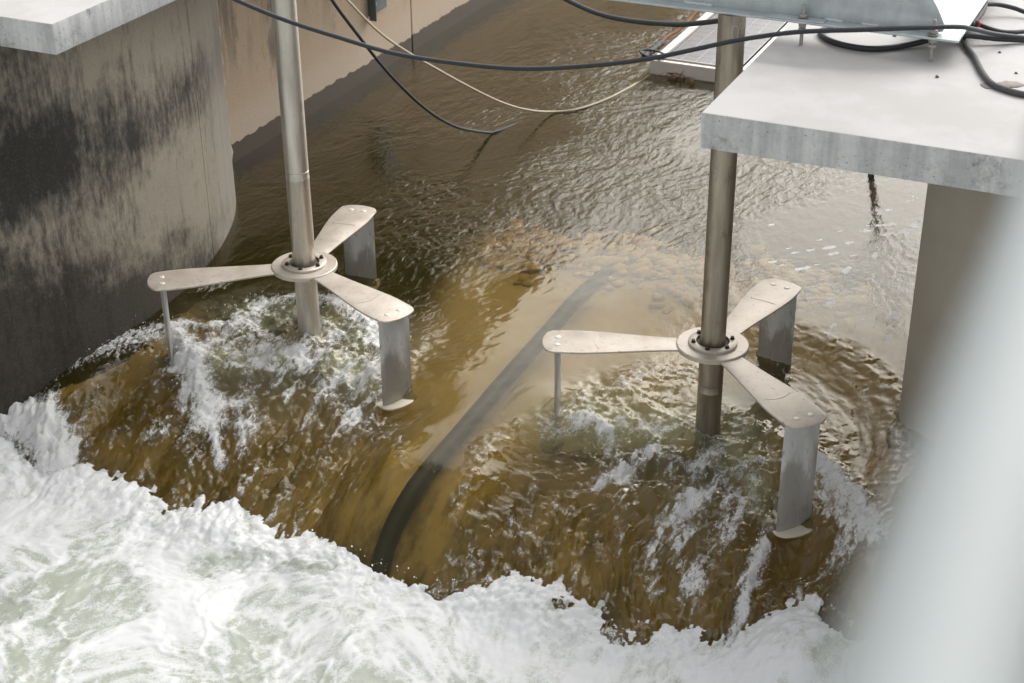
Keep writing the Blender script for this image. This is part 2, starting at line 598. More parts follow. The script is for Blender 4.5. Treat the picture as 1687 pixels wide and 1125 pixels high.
M = {
    'wall': mat_wall(), 'pier': mat_pier(), 'slab': mat_slab(), 'arm': mat_arm(),
    'shaft_l': mat_metal('brushed_stainless', (0.50, 0.455, 0.40), (0.66, 0.62, 0.57), 0.85, 0.40, (1, 1, 0.12), 14, (0.30, 0.26, 0.21), 0.45),
    'shaft_r': mat_metal('tarnished_stainless', (0.30, 0.255, 0.20), (0.46, 0.41, 0.345), 0.85, 0.42, (1, 1, 0.12), 12, (0.14, 0.11, 0.08), 0.6),
    'blade': mat_blade(),
    'lower_arm': mat_simple('algae_filmed_steel', (0.60, 0.55, 0.43), 0.5, 0.0, 0.2, 14),
    'dull_zinc': mat_simple('dull_zinc', (0.16, 0.18, 0.19), 0.6, 0.3, 0.3, 14),
    'weld': mat_simple('bright_weld', (0.74, 0.68, 0.60), 0.45, 0.2, 0.12, 60),
    'bolt': mat_simple('dark_bolt', (0.055, 0.05, 0.048), 0.5, 0.5, 0.4, 60),
    'groove': mat_simple('dark_groove', (0.10, 0.075, 0.06), 0.8, 0.1, 0.4, 40),
    'rubber': mat_simple('black_rubber', (0.028, 0.033, 0.037), 0.55, 0, 0.4, 40, 0.3),
    'grey_hose': mat_simple('dusty_rubber', (0.075, 0.075, 0.075), 0.7, 0, 0.4, 30, 0.3),
    'rope': mat_simple('pale_rope', (0.55, 0.47, 0.35), 0.8, 0, 0.25, 80, 0.4),
    'galv': mat_metal('galvanised_steel', (0.50, 0.55, 0.56), (0.62, 0.68, 0.68), 0.45, 0.48, (1, 1, 1), 9, (0.72, 0.75, 0.74), 0.4),
    'zincbolt': mat_simple('zinc_bolt', (0.40, 0.385, 0.36), 0.45, 0.6, 0.25, 60),
    'rail': mat_simple('painted_rail', (0.295, 0.32, 0.32), 0.6, 0.0, 0.06, 12, 0.05),
    'panelwhite': mat_simple('panel_frame_white', (0.90, 0.82, 0.75), 0.5, 0.1, 0.12, 9),
    'cell': mat_simple('solar_cell_glass', (0.21, 0.21, 0.215), 0.25, 0.0, 0.2, 8, 0.02),
    'cellback': mat_simple('panel_backsheet', (0.62, 0.64, 0.66), 0.2, 0, 0.05, 8, 0.0),
    'pipe': mat_simple('black_pipe', (0.016, 0.017, 0.018), 0.5, 0, 0.3, 20),
    'joint': mat_simple('pale_joint_filler', (0.50, 0.45, 0.38), 0.9, 0, 0.3, 14, 0.5),
    'red': mat_simple('red_tape', (0.5, 0.05, 0.05), 0.5, 0, 0.1),
    'white': mat_simple('white_tape', (0.75, 0.75, 0.72), 0.5, 0, 0.1),
    'stonebit': mat_simple('brown_pebble', (0.16, 0.10, 0.07), 0.9, 0, 0.3, 40),
    'leaf': mat_simple('dead_leaf', (0.20, 0.10, 0.05), 0.9, 0, 0.4, 40),
    'water': mat_water(), 'foam': mat_foam(), 'bed': mat_bed(), 'stone': mat_stone(),
    'spray': mat_simple('spray_white', (0.86, 0.87, 0.87), 0.25, 0, 0.05),
}


# ------------------------------------------------------------------ the water's shape
def interp(x, pts):
    xs = [p[0] for p in pts]
    ys = [p[1] for p in pts]
    return np.interp(x, xs, ys)


def smooth_profile(pts, w=0.16):
    g = np.linspace(4, 60, 5601)
    y = interp(g, pts)
    k = int(w / 0.01)
    ker = np.hanning(2 * k + 3)
    ker /= ker.sum()
    y = np.convolve(np.pad(y, (k + 1, k + 1), mode='edge'), ker, mode='valid')
    return lambda s: np.interp(s, g, y)


P_MID = smooth_profile([(4, -1.6), (7.15, -1.5), (7.45, -1.22), (7.75, -0.98), (7.98, -0.80), (8.25, -0.70), (8.8, -0.62), (9.6, -0.545), (10.6, -0.5), (60, -0.5)], 0.14)
P_TUR = smooth_profile([(4, -1.6), (7.1, -1.5), (7.45, -1.24), (7.9, -1.04), (8.4, -0.86), (8.85, -0.72), (9.2, -0.62), (9.7, -0.58), (10.3, -0.555), (11.0, -0.5), (60, -0.5)], 0.2)


def base_z(s, t):
    s = np.asarray(s, float)
    t = np.asarray(t, float)
    wl_ = ss(-7.55, -7.15, t) * ss(-4.75, -5.25, t)
    wr_ = ss(-4.25, -3.75, t) * ss(-1.35, -1.8, t)
    w = np.maximum(wl_, wr_)
    z = P_MID(s) * (1 - w) + P_TUR(s) * w
    dl = np.hypot(s - LS, t - LT)
    dr = np.hypot(s - RS, t - RT_)
    z = z - 0.07 * ss(1.42, 1.1, dl) * ss(9.2, 9.8, s)
    side = ss(-3.6, -3.0, t)
    z = z - 0.11 * ss(1.50, 1.02, dr) * side * ss(8.6, 9.0, s)
    # hollow behind the right turbine's near blade
    z = z - 0.21 * np.exp(-((s - 8.56) ** 2 + (t + 1.92) ** 2) / 0.28 ** 2)
    z = z + 0.07 * np.exp(-((s - 9.15) ** 2 + (t + 3.85) ** 2) / 0.3 ** 2)
    z = z - 0.13 * np.exp(-((s - 8.90) ** 2 + (t + 5.03) ** 2) / 0.25 ** 2)
    # mound of water heaped against the left blade
    z = z + 0.10 * np.exp(-((s - 8.7) ** 2 + (t + 6.95) ** 2) / 0.32 ** 2)
    return z


def hit(px, py):
    """surveyed point on the water surface, as (s, t)"""
    z = -0.7
    for _ in range(25):
        p = at(px, py, z)
        s, t = p.x * US[0] + p.y * US[1], p.x * VT[0] + p.y * VT[1]
        z = 0.5 * z + 0.5 * float(base_z(s, t))
    return s, t


FOAM_LINES = [   # polyline, half width, strength
    ([(0, 660), (60, 625), (130, 590), (220, 555), (275, 545)], 0.16, 0.62),
    ([(285, 548), (310, 590), (335, 650), (345, 700)], 0.15, 0.82),
    ([(-20, 690), (40, 690), (85, 720), (90, 760)], 0.20, 1.0),
    ([(345, 690), (362, 760)], 0.06, 0.8),
    ([(300, 540), (390, 545), (440, 500), (500, 490), (560, 500), (620, 560), (640, 600)], 0.14, 0.70),
    ([(380, 560), (450, 575), (540, 590), (610, 620)], 0.28, 0.50),
    ([(505, 560), (520, 540), (560, 555)], 0.13, 0.55),
    ([(540, 625), (590, 690), (640, 720)], 0.14, 0.35),
    ([(405, 620), (420, 690), (400, 740)], 0.10, 0.42),
    ([(120, 700), (160, 660), (240, 640)], 0.10, 0.28),
    ([(250, 720), (300, 700), (330, 740)], 0.12, 0.28),
    ([(920, 690), (980, 650), (1060, 615), (1150, 615)], 0.13, 0.45),
    ([(900, 705), (1000, 706), (1120, 700), (1190, 720)], 0.12, 0.40),
    ([(1165, 680), (1180, 730), (1150, 780)], 0.13, 0.52),
    ([(1255, 765), (1190, 785), (1130, 840), (1110, 890)], 0.10, 0.55),
    ([(1080, 740), (1020, 785), (985, 800)], 0.07, 0.50),
    ([(1150, 850), (1060, 910), (1080, 980)], 0.10, 0.36),
    ([(1210, 830), (1190, 900), (1140, 960)], 0.09, 0.36),
    ([(1340, 760), (1375, 790), (1410, 835), (1440, 880)], 0.13, 0.85),
    ([(1350, 800), (1400, 860), (1400, 920)], 0.12, 0.42),
    ([(1262, 905), (1235, 960), (1215, 1030), (1205, 1070)], 0.05, 0.75),
    ([(1240, 560), (1290, 600), (1285, 650)], 0.15, 0.30),
    ([(800, 735), (772, 790), (745, 850)], 0.06, 0.38),
    ([(650, 700), (660, 770)], 0.06, 0.32),
    ([(860, 700), (780, 740)], 0.07, 0.35),
]
AER_LINES = [
    ([(365, 595), (410, 590), (470, 590)], 0.16, 0.8),
    ([(555, 600), (600, 625)], 0.15, 0.8),
    ([(900, 690), (1000, 695), (1120, 700)], 0.22, 0.75),
    ([(930, 660), (1060, 640), (1140, 640)], 0.25, 0.45),
    ([(1190, 650), (1220, 690), (1215, 750)], 0.2, 0.6),
    ([(420, 520), (520, 520), (600, 560)], 0.3, 0.4),
    ([(1245, 800), (1240, 840)], 0.10, 0.7),
]


def line_mask(s, t, lines):
    m = np.zeros_like(s)
    for pl, w, st in lines:
        P = [hit(*q) for q in pl]
        smin, smax = min(p[0] for p in P) - 3 * w, max(p[0] for p in P) + 3 * w
        tmin, tmax = min(p[1] for p in P) - 3 * w, max(p[1] for p in P) + 3 * w
        sel = (s > smin) & (s < smax) & (t > tmin) & (t < tmax)
        if not sel.any():
            continue
        a, b = s[sel], t[sel]
        d2 = np.full(a.shape, 1e9)
        for (s0, t0), (s1, t1) in zip(P[:-1], P[1:]):
            ds, dt = s1 - s0, t1 - t0
            k = np.clip(((a - s0) * ds + (b - t0) * dt) / (ds * ds + dt * dt + 1e-9), 0, 1)
            d2 = np.minimum(d2, (a - s0 - k * ds) ** 2 + (b - t0 - k * dt) ** 2)
        m[sel] = np.maximum(m[sel], st * np.exp(-d2 / (w * w)))
    return m


def grid_mesh(name, S, T, Z, mat, attrs, keep=None):
    ns, nt = S.shape
    me = bpy.data.meshes.new(name)
    n = ns * nt
    co = np.empty((n, 3), np.float32)
    s, t = S.ravel(), T.ravel()
    co[:, 0] = US[0] * s + VT[0] * t
    co[:, 1] = US[1] * s + VT[1] * t
    co[:, 2] = Z.ravel()
    i, j = np.meshgrid(np.arange(ns - 1), np.arange(nt - 1), indexing='ij')
    a = (i * nt + j).ravel()
    q = np.stack([a, a + 1, a + nt + 1, a + nt], 1).astype(np.int32)
    if keep is not None:
        q = q[keep.ravel()[q].all(1)]
    me.vertices.add(n)
    me.vertices.foreach_set('co', co.ravel())
    me.loops.add(q.size)
    me.loops.foreach_set('vertex_index', q.ravel())
    me.polygons.add(len(q))
    me.polygons.foreach_set('loop_start', np.arange(0, q.size, 4, dtype=np.int32))
    me.polygons.foreach_set('loop_total', np.full(len(q), 4, np.int32))
    me.update(calc_edges=True)
    me.polygons.foreach_set('use_smooth', np.ones(len(q), bool))
    for k, v in attrs.items():
        at_ = me.attributes.new(k, 'FLOAT', 'POINT')
        at_.data.foreach_set('value', v.ravel().astype(np.float32))
    me.materials.append(mat)
    return link(bpy.data.objects.new(name, me))


def grow(a, step, end, rate=1.05, mx=0.6):
    out = []
    while a < end:
        step = min(step * rate, mx)
        a += step
        out.append(a)
    return out


ds = 0.012
sv = np.array(list(np.arange(7.1, 12.6, ds)) + grow(12.6, ds, 20, 1.008, 0.035) + grow(20, .035, 60, 1.08, 2.0))
tv = np.array(list(np.arange(-8.9, -0.9, ds)) + grow(-0.9, ds, 22, 1.06, 1.0))
S, T = np.meshgrid(sv, tv, indexing='ij')
Zb = base_z(S, T)
foam = line_mask(S, T, FOAM_LINES)
aer = line_mask(S, T, AER_LINES)
dl = np.hypot(S - LS, T - LT)
dr = np.hypot(S - RS, T - RT_)
wl_ = ss(-7.45, -7.0, T) * ss(-4.8, -5.3, T)
wr_ = ss(-4.15, -3.7, T) * ss(-1.35, -1.8, T)
zone = np.maximum(wl_, wr_)
slope = ss(8.25, 7.9, S) * (1 - zone) + zone * ss(9.35, 8.9, S)          # on the falling water
churn = np.maximum(ss(1.25, 0.7, dl) * ss(10.3, 9.6, S), ss(1.2, 0.7, dr) * ss(10.0, 9.4, S))
# smooth tongue sliding between the turbines
tongue = ss(-5.35, -4.95, T) * ss(-3.55, -3.95, T) * ss(11.9, 11.0, S)
tongue = np.maximum(tongue * ss(7.6, 7.9, S), ss(-3.2, -3.9, T) * ss(-5.2, -4.6, T) * ss(12.3, 11.4, S) * ss(8.6, 9.3, S))
# flow-aligned coordinates, bent a little by large eddies
wx = 0.25 * perlin(S * 0.8, T * 0.8, 40)
wy = 0.25 * perlin(S * 0.8, T * 0.8, 41)
patch = ss(-0.25, 0.35, perlin(S * 0.55 + 3, T * 0.8, 50) + 0.25)
rough_up = (0.25 + 0.75 * patch) * (1 - 0.93 * tongue)
quiet_left = ss(-6.6, -7.9, T) * ss(9.0, 10.0, S)
rough_up = rough_up * (1 - 0.6 * quiet_left) * (1 - 0.45 * ss(-3.6, -2.8, T))
w1 = fbm((S + wx) * 2.6, (T + wy) * 4.2, 3, 1) * 0.008
w2 = fbm((S + wx) * 7.0, (T + wy) * 11.0, 2, 2) * 0.0042
w3 = (1 - 2 * np.abs(perlin((S + 2 * wx) * 5.0, (T + 2 * wy) * 12.0, 5))) * 0.0040 + 0.0022 * perlin((S + wx) * 13, (T + wy) * 22, 6)
Z = Zb + 0.66 * (w1 + w2 + w3) * rough_up * (1 - slope) * (1 - 0.7 * churn)
Z = Z + (0.003 * perlin(S * 1.3, T * 1.9, 4) + 0.0012 * fbm((S + wx) * 6, (T + wy) * 11, 2, 14)) * tongue
# standing ripples round each rotor's rim
rimR = np.exp(-((dr - 1.38) / 0.16) ** 2) * ss(-3.2, -2.7, T) * ss(8.7, 9.2, S)
rimL = np.exp(-((dl - 1.35) / 0.16) ** 2) * ss(-6.4, -5.9, T) * ss(9.0, 9.6, S)
Z = Z + (rimR + rimL) * (0.0006 * np.sin(dr * 95 + 3 * fbm(S * 3, T * 3, 2, 9)) * (rimR > rimL) + 0.0006 * np.sin(dl * 95 + 3 * fbm(S * 3, T * 3, 2, 9)) * (rimL >= rimR))
Z = Z + (rimR + rimL) * 0.011 * fbm(S * 10, T * 10, 3, 12)
swirl = ss(1.62, 1.45, dr) * ss(0.5, 0.9, dr) * ss(-3.0, -2.6, T) * ss(8.6, 9.0, S)
Z = Z + swirl * (0.006 * fbm(dr * 13 + 3 * wx, np.arctan2(S - RS, T - RT_) * 2.2 + 3 * wy, 3, 15) + 0.005 * fbm((S + wx) * 6, (T + wy) * 8, 4, 16))
# falling water: streaks and lumps
lump = fbm((S + wx) * 2.4, (T + wy) * 4.0, 4, 20, 0.55)
fine = fbm((S + 2 * wx) * 8.5, (T + 2 * wy) * 13.0, 3, 24, 0.6)
ridge = 1 - 2 * np.abs(perlin((S + wx) * 4.2, (T + wy) * 8.0, 28))
calm = 1 - 0.85 * ss(-5.0, -4.8, T) * ss(-4.0, -4.3, T)
Z = Z + slope * calm * (0.044 * lump + 0.022 * fine + 0.014 * ridge + 0.006 * fbm((S + 3 * wx) * 17, (T + 3 * wy) * 25, 2, 26))
Z = Z + churn * (0.055 * fbm(S * 3.3, T * 3.3, 4, 30, 0.55) + 0.022 * billow(S * 9, T * 9, 3, 33))
fo = np.clip(foam, 0, 1)
Z = Z + fo * (0.045 * billow(S * 6, T * 6, 4, 36, 0.6) + 0.02 * fbm(S * 20, T * 20, 2, 38)) + 0.03 * ss(0.5, 1.0, foam)
# crest lines
crest = line_mask(S, T, [([(285, 548), (310, 590), (335, 650)], 0.12, 1.0), ([(1340, 760), (1375, 790), (1410, 835)], 0.10, 0.7),
                         ([(890, 700), (1000, 706), (1120, 700)], 0.10, 0.6)])
Z = Z + 0.045 * crest * (0.6 + 0.8 * np.abs(perlin(S * 9, T * 9, 60)))
streaky = fbm((S + wx) * 1.8, (T + wy) * 5.5, 4, 64, 0.6)
foam = foam + slope * calm * (0.22 * ss(0.25, 0.75, ridge) * ss(-0.1, 0.5, lump) + 0.34 * ss(0.05, 0.6, streaky) + 0.05)
foam = foam + 0.30 * churn * ss(0.0, 0.5, fbm(S * 4, T * 4, 3, 62))
FLECKS = [(1365, 408, .05), (1335, 412, .03), (1322, 442, .055), (1272, 432, .03), (1373, 418, .04), (1400, 400, .03), (1405, 421, .03), (1468, 370, .04),
          (1490, 382, .05), (1512, 370, .07), (1460, 386, .04), (1300, 409, .02), (1482, 398, .03), (1430, 372, .02), (1350, 395, .02), (1288, 437, .02),
          (1456, 636, .03), (1426, 641, .02), (1486, 596, .02), (1310, 416, .03), (1345, 436, .02), (1272, 370, .025), (1448, 352, .02), (1384, 381, .02), (1500, 330, .03)]
foam = np.maximum(foam, line_mask(S, T, [([(x - 130 * r, y + 25 * r), (x, y), (x + 150 * r, y - 30 * r)], r * 0.6, 1.2) for x, y, r in FLECKS]))
# rafts of foam drifting in from upstream on the right
raft = ss(0.46, 0.56, perlin(S * 5.5, T * 7.0, 70) + 0.15 * perlin(S * 17, T * 17, 71))
foam = np.maximum(foam, 0.95 * raft * ss(-2.9, -2.4, T) * ss(10.6, 11.2, S) * ss(14.5, 13.3, S))
rip = np.clip(0.52 * rough_up + 0.02, 0, 1) * (1 - slope) + slope * (0.08 + 0.50 * calm)
rip = np.maximum(rip, 0.35 * churn)
rip = np.maximum(rip, 0.35 * (rimR + rimL))
rip = np.maximum(rip, 0.28 * swirl)
wat = grid_mesh('water', S, T, Z, M['water'], {'foam': np.clip(foam, 0, 1.2), 'aer': np.clip(aer + 0.25 * churn, 0, 1), 'rip': rip})
tag(wat, kind='structure')

# ------------------------------------------------------------------ river bed under it
bs = np.array(list(np.arange(3.0, 13.0, 0.06)) + grow(13, .06, 120, 1.12, 6))
bt = np.array(sorted([-9.0 - x for x in np.cumsum([0.3 * 1.25 ** k for k in range(24)])] + list(np.arange(-9.0, 0.5, 0.06)) + grow(0.5, .06, 120, 1.15, 6)))
BS, BT = np.meshgrid(bs, bt, indexing='ij')
depth = interp(BS, [(0, 0.14), (8.0, 0.16), (9.0, 0.30), (10.5, 0.38), (12.0, 0.34), (13.0, 0.7), (15, 1.1), (130, 1.2)])
BZ = np.minimum(base_z(BS, BT), P_MID(BS)) - depth + 0.02 * fbm(BS * 1.5, BT * 1.5, 3, 80)
BZ = np.where(BS < 7.5, np.minimum(BZ, -1.75), BZ)
bed = grid_mesh('riverbed', BS, BT, BZ, M['bed'], {})
tag(bed, kind='structure')


def bed_z(s, t):
    return float(min(base_z(s, t), P_MID(s)) - np.interp(s, [0, 8, 9, 10.5, 12, 13, 15, 130], [.14, .16, .30, .38, .34, .7, 1.1, 1.2]))


# ------------------------------------------------------------------ foaming pool below the drop
fs_ = np.array(list(np.arange(4.6, 8.15, ds)))
fs_ = np.concatenate([np.array(sorted([4.6 - x for x in np.cumsum([0.02 * 1.12 ** k for k in range(40)])])), fs_])
ft_ = np.array(list(np.arange(-8.6, 0.4, ds)) + grow(0.4, ds, 22, 1.08, 1.0))
ft_ = np.concatenate([np.array(sorted([-8.6 - x for x in np.cumsum([0.02 * 1.12 ** k for k in range(40)])])), ft_])
FS, FT = np.meshgrid(fs_, ft_, indexing='ij')
near = ss(6.2, 7.5, FS)
qx = FS + 0.25 * perlin(FS * 1.1, FT * 1.1, 90)
qy = FT + 0.25 * perlin(FS * 1.1, FT * 1.1, 91)
edge = ss(7.1, 7.5, FS)


def water_z(s, t):                       # height of the finished water sheet
    i = np.clip(((s - 7.1) / ds).astype(int), 0, 440)
    j = np.clip(((t + 8.9) / ds).astype(int), 0, 660)
    return np.where(s < 7.1, -9.0, Z[i, j])


FZ = -1.19 + (0.045 + 0.02 * near) * fbm(qx * 1.1, qy * 1.1, 3, 92, 0.4)
FZ = FZ + (0.010 + 0.014 * near) * (billow(qx * 3.2, qy * 3.2, 3, 95, 0.5) - 0.3)
FZ = FZ + edge * 0.036 * billow(qx * 7, qy * 7, 4, 97, 0.58) + 0.13 * ss(-7.30, -7.9, FT) * ss(7.0, 7.6, FS) + 0.24 * ss(-2.2, -1.7, FT) * ss(7.0, 7.7, FS)
FZ = FZ + (0.0018 + 0.004 * edge) * fbm(qx * 18, qy * 18, 3, 99, 0.7) + 0.05 * ss(7.25, 7.6, FS)
veins = 1 - np.abs(fbm(qx * 1.6, qy * 1.6, 4, 103, 0.55)) * 2.4
veins2 = 1 - np.abs(fbm(qx * 2.6 + 5, qy * 3.4, 5, 120, 0.6)) * 2.6
FZ = FZ + 0.012 * ss(0.55, 1.0, veins) * (1 - near)
ux = qx + 0.3 * fbm(qx * 2.1, qy * 2.1, 3, 110)
uy = qy + 0.3 * fbm(qx * 2.1, qy * 2.1, 3, 111)
thin = (0.84 - 0.50 * ss(5.9, 7.35, FS + 0.7 * perlin(FS * 0.9, FT * 0.9, 107)) - 0.42 * ss(0.5, 0.97, veins) * (0.5 + 0.8 * np.abs(perlin(qx * 3, qy * 3, 125)))
        - 0.30 * ss(0.45, 0.95, veins2) + 0.55 * fbm(ux * 1.5, uy * 1.9, 6, 108, 0.66))
fo_ = grid_mesh('foam', FS, FT, FZ, M['foam'], {'thin': thin}, keep=FZ > water_z(FS, FT) + 0.003)
tag(fo_, 'white churning foam filling the pool below the drop', 'foam', kind='stuff')

# ------------------------------------------------------------------ spray thrown up along the drop
def spray():
    ico = bmesh.new()
    bmesh.ops.create_icosphere(ico, subdivisions=1, radius=1.0)
    v0 = np.array([v.co for v in ico.verts])
    f0 = np.array([[v.index for v in f.verts] for f in ico.faces])
    ico.free()
    pts = []
    for _ in range(700):
        t = random.uniform(-8.2, -1.2)
        s = 7.50 + random.gauss(0, 0.05)
        zz = -1.10 + abs(random.gauss(0, 0.05))
        pts.append((s, t, zz, 0.0012 + 0.006 * random.random() ** 3))
    for pl, w, st, nn in ((([(285, 548), (310, 590), (335, 650)]), .10, .05, 260), ([(0, 655), (130, 590), (275, 545)], .10, .05, 220),
                          ([(1340, 760), (1375, 790), (1425, 850)], .08, .06, 240), ([(300, 545), (440, 500), (560, 500), (640, 600)], .12, .04, 220),
                          ([(1262, 905), (1215, 1030)], .05, .04, 160), ([(920, 690), (1060, 615), (1150, 615)], .12, .03, 120),
                          ([(505, 550), (530, 545)], .08, .08, 90), ([(1165, 690), (1190, 700)], .08, .08, 90)):
        P = [hit(*q) for q in pl]
        for _ in range(nn):
            k = random.randrange(len(P) - 1)
            u = random.random()
            s = P[k][0] + (P[k + 1][0] - P[k][0]) * u + random.gauss(0, w * .7)
            t = P[k][1] + (P[k + 1][1] - P[k][1]) * u + random.gauss(0, w * .7)
            pts.append((s, t, float(base_z(s, t)) + 0.02 + abs(random.gauss(0, st)), 0.0012 + 0.005 * random.random() ** 3))
    V, F = [], []
    for i, (s, t, z, r) in enumerate(pts):
        p = np.array(W(s, t, z))
        V.append(v0 * r * np.array([1, 1, random.uniform(.8, 1.6)]) + p)
        F.append(f0 + i * len(v0))
    me = bpy.data.meshes.new('spray')
    me.from_pydata(np.concatenate(V).tolist(), [], np.concatenate(F).tolist())
    me.polygons.foreach_set('use_smooth', [True] * len(me.polygons))
    me.materials.append(M['spray'])
    o = link(bpy.data.objects.new('spray', me))
    tag(o, 'white water drops thrown up along the edge of the drop', 'spray', kind='stuff')


spray()

# ------------------------------------------------------------------ left wall and pier
WT = -8.56
wall = empty('channel_wall', W(13.5, WT, -1.6))
tag(wall, 'tan weathered concrete channel wall with a dark wet band above the water', 'wall')


def reparent(o, p):
    o.parent = p
    bpy.context.view_layer.update()
    o.matrix_parent_inverse = p.matrix_world.inverted()


for (a, b) in ((11.80, 15.695), (15.705, 24.0), (24.01, 34), (34.01, 50)):
    bm = bmesh.new()
    frame_box(bm, a, b, WT - 0.5, WT, -2.2, 3.6, 0.012, 1)
    o = mesh_obj('wall_panel', bm, M['wall'], None, True, 40)
    reparent(o, wall)

PC_S, PC_T, PR = 9.4, -10.67, 3.2
pier = empty('concrete_pier', W(9.4, -8.5, -1.6))
tag(pier, 'rounded concrete pier with black stains under the left deck slab', 'pier')


def arc_part(a0, a1):
    n = max(8, int((a1 - a0) / 0.02))
    pts = []
    for k in range(n + 1):
        a = a0 + (a1 - a0) * k / n
        pts.append((PC_S + PR * math.sin(a), PC_T + PR * math.cos(a)))
    pts += [(pts[-1][0], PC_T + 0.3), (pts[0][0], PC_T + 0.3)]
    return [(W(s, t, 0).x, W(s, t, 0).y) for s, t in pts]


JA = math.asin((10.15 - PC_S) / PR)
for a0, a1 in ((-1.25, JA - 0.0012), (JA + 0.0012, 0.845)):
    bm = bmesh.new()
    prism(bm, arc_part(a0, a1), -2.2, 2.03)
    o = mesh_obj('pier_face', bm, M['pier'], None, True, 25)
    reparent(o, pier)
# pale filler in the joint between pier and wall
bm = bmesh.new()
jp = []
for k in range(40):
    z = -0.45 + k * 0.065
    jp.append((z, 0.02 * math.sin(k * 1.7) + random.uniform(-.012, .012)))
prev = None
for z, off in jp:
    a = bm.verts.new(W(11.70, WT + 0.045 + off * .3, z))
    b = bm.verts.new(W(11.84, WT + 0.05 + off * .4, z))
    c = bm.verts.new(W(11.95 + off, WT + 0.004, z))
    if prev:
        bm.faces.new((prev[0], prev[1], b, a))
        bm.faces.new((prev[1], prev[2], c, b))
    prev = (a, b, c)
o = mesh_obj('joint_filler', bm, M['joint'])
reparent(o, pier)


def deck(name, s0, s1, t0, t1, label):
    bm = bmesh.new()
    frame_box(bm, s0, s1, t0, t1, 2.035, 2.25, 0.012, 2)
    o = mesh_obj(name, bm, M['slab'], None, True, 40)
    return tag(o, label, 'deck slab')


deck('deck_slab', 7.93, 16.0, -14.0, -7.0, 'grey concrete deck slab resting on the stained rounded pier')
deck('deck_slab', 8.07, 13.2, -2.585, 4.0, 'white topped concrete deck slab carrying the steel bracket and cables')

# right pier
bm = bmesh.new()
pp = []
r_ = 0.45
for (cs_, ct_, a0) in ((10.15, -1.63 + r_, 180), (10.15, 1.2 - r_, 90)):
    pass
plan = []
for k in range(13):                        # left nose corner
    a = math.radians(90 * k / 12)
    plan.append((10.15 - r_ * math.sin(a), -1.63 + r_ - r_ * math.cos(a)))
plan += [(10.15 - r_, 2.5), (17.0, 2.5), (17.0, -1.63)]
bm = bmesh.new()
prism(bm, [(W(s, t, 0).x, W(s, t, 0).y) for s, t in plan], -2.2, 2.03)
o = mesh_obj('concrete_pier', bm, mat_simple('smooth_concrete', (0.34, 0.305, 0.25), 0.85, 0, 0.12, 5, 0.2), None, True, 30)
tag(o, 'smooth brownish concrete pier under the right deck slab', 'pier')

# ------------------------------------------------------------------ turbines
ARM_R = 1.09


def arm_outline():
    hw = [(0.17, 0.085), (0.30, 0.092), (0.45, 0.108), (0.60, 0.128), (0.75, 0.148), (0.86, 0.160), (0.95, 0.165), (1.04, 0.163)]
    pts = [(r, -w) for r, w in hw]
    # rounded tip
    cr = 0.085
    for k in range(1, 8):
        a = math.radians(-90 + 78 * k / 7)
        pts.append((1.185 - cr + cr * math.cos(a), -0.160 + cr + cr * math.sin(a)))
    for k in range(1, 6):
        y = -0.09 + 0.18 * k / 6
        pts.append((1.187 + 0.012 * (1 - (y / 0.09) ** 2), y))
    pts += [(r, -w) for r, w in reversed(pts[8:15])]
    pts += [(r, w) for r, w in reversed(hw)]
    return pts


OUT = arm_outline()


def rot2(p, a):
    return (p[0] * math.cos(a) - p[1] * math.sin(a), p[0] * math.sin(a) + p[1] * math.cos(a))


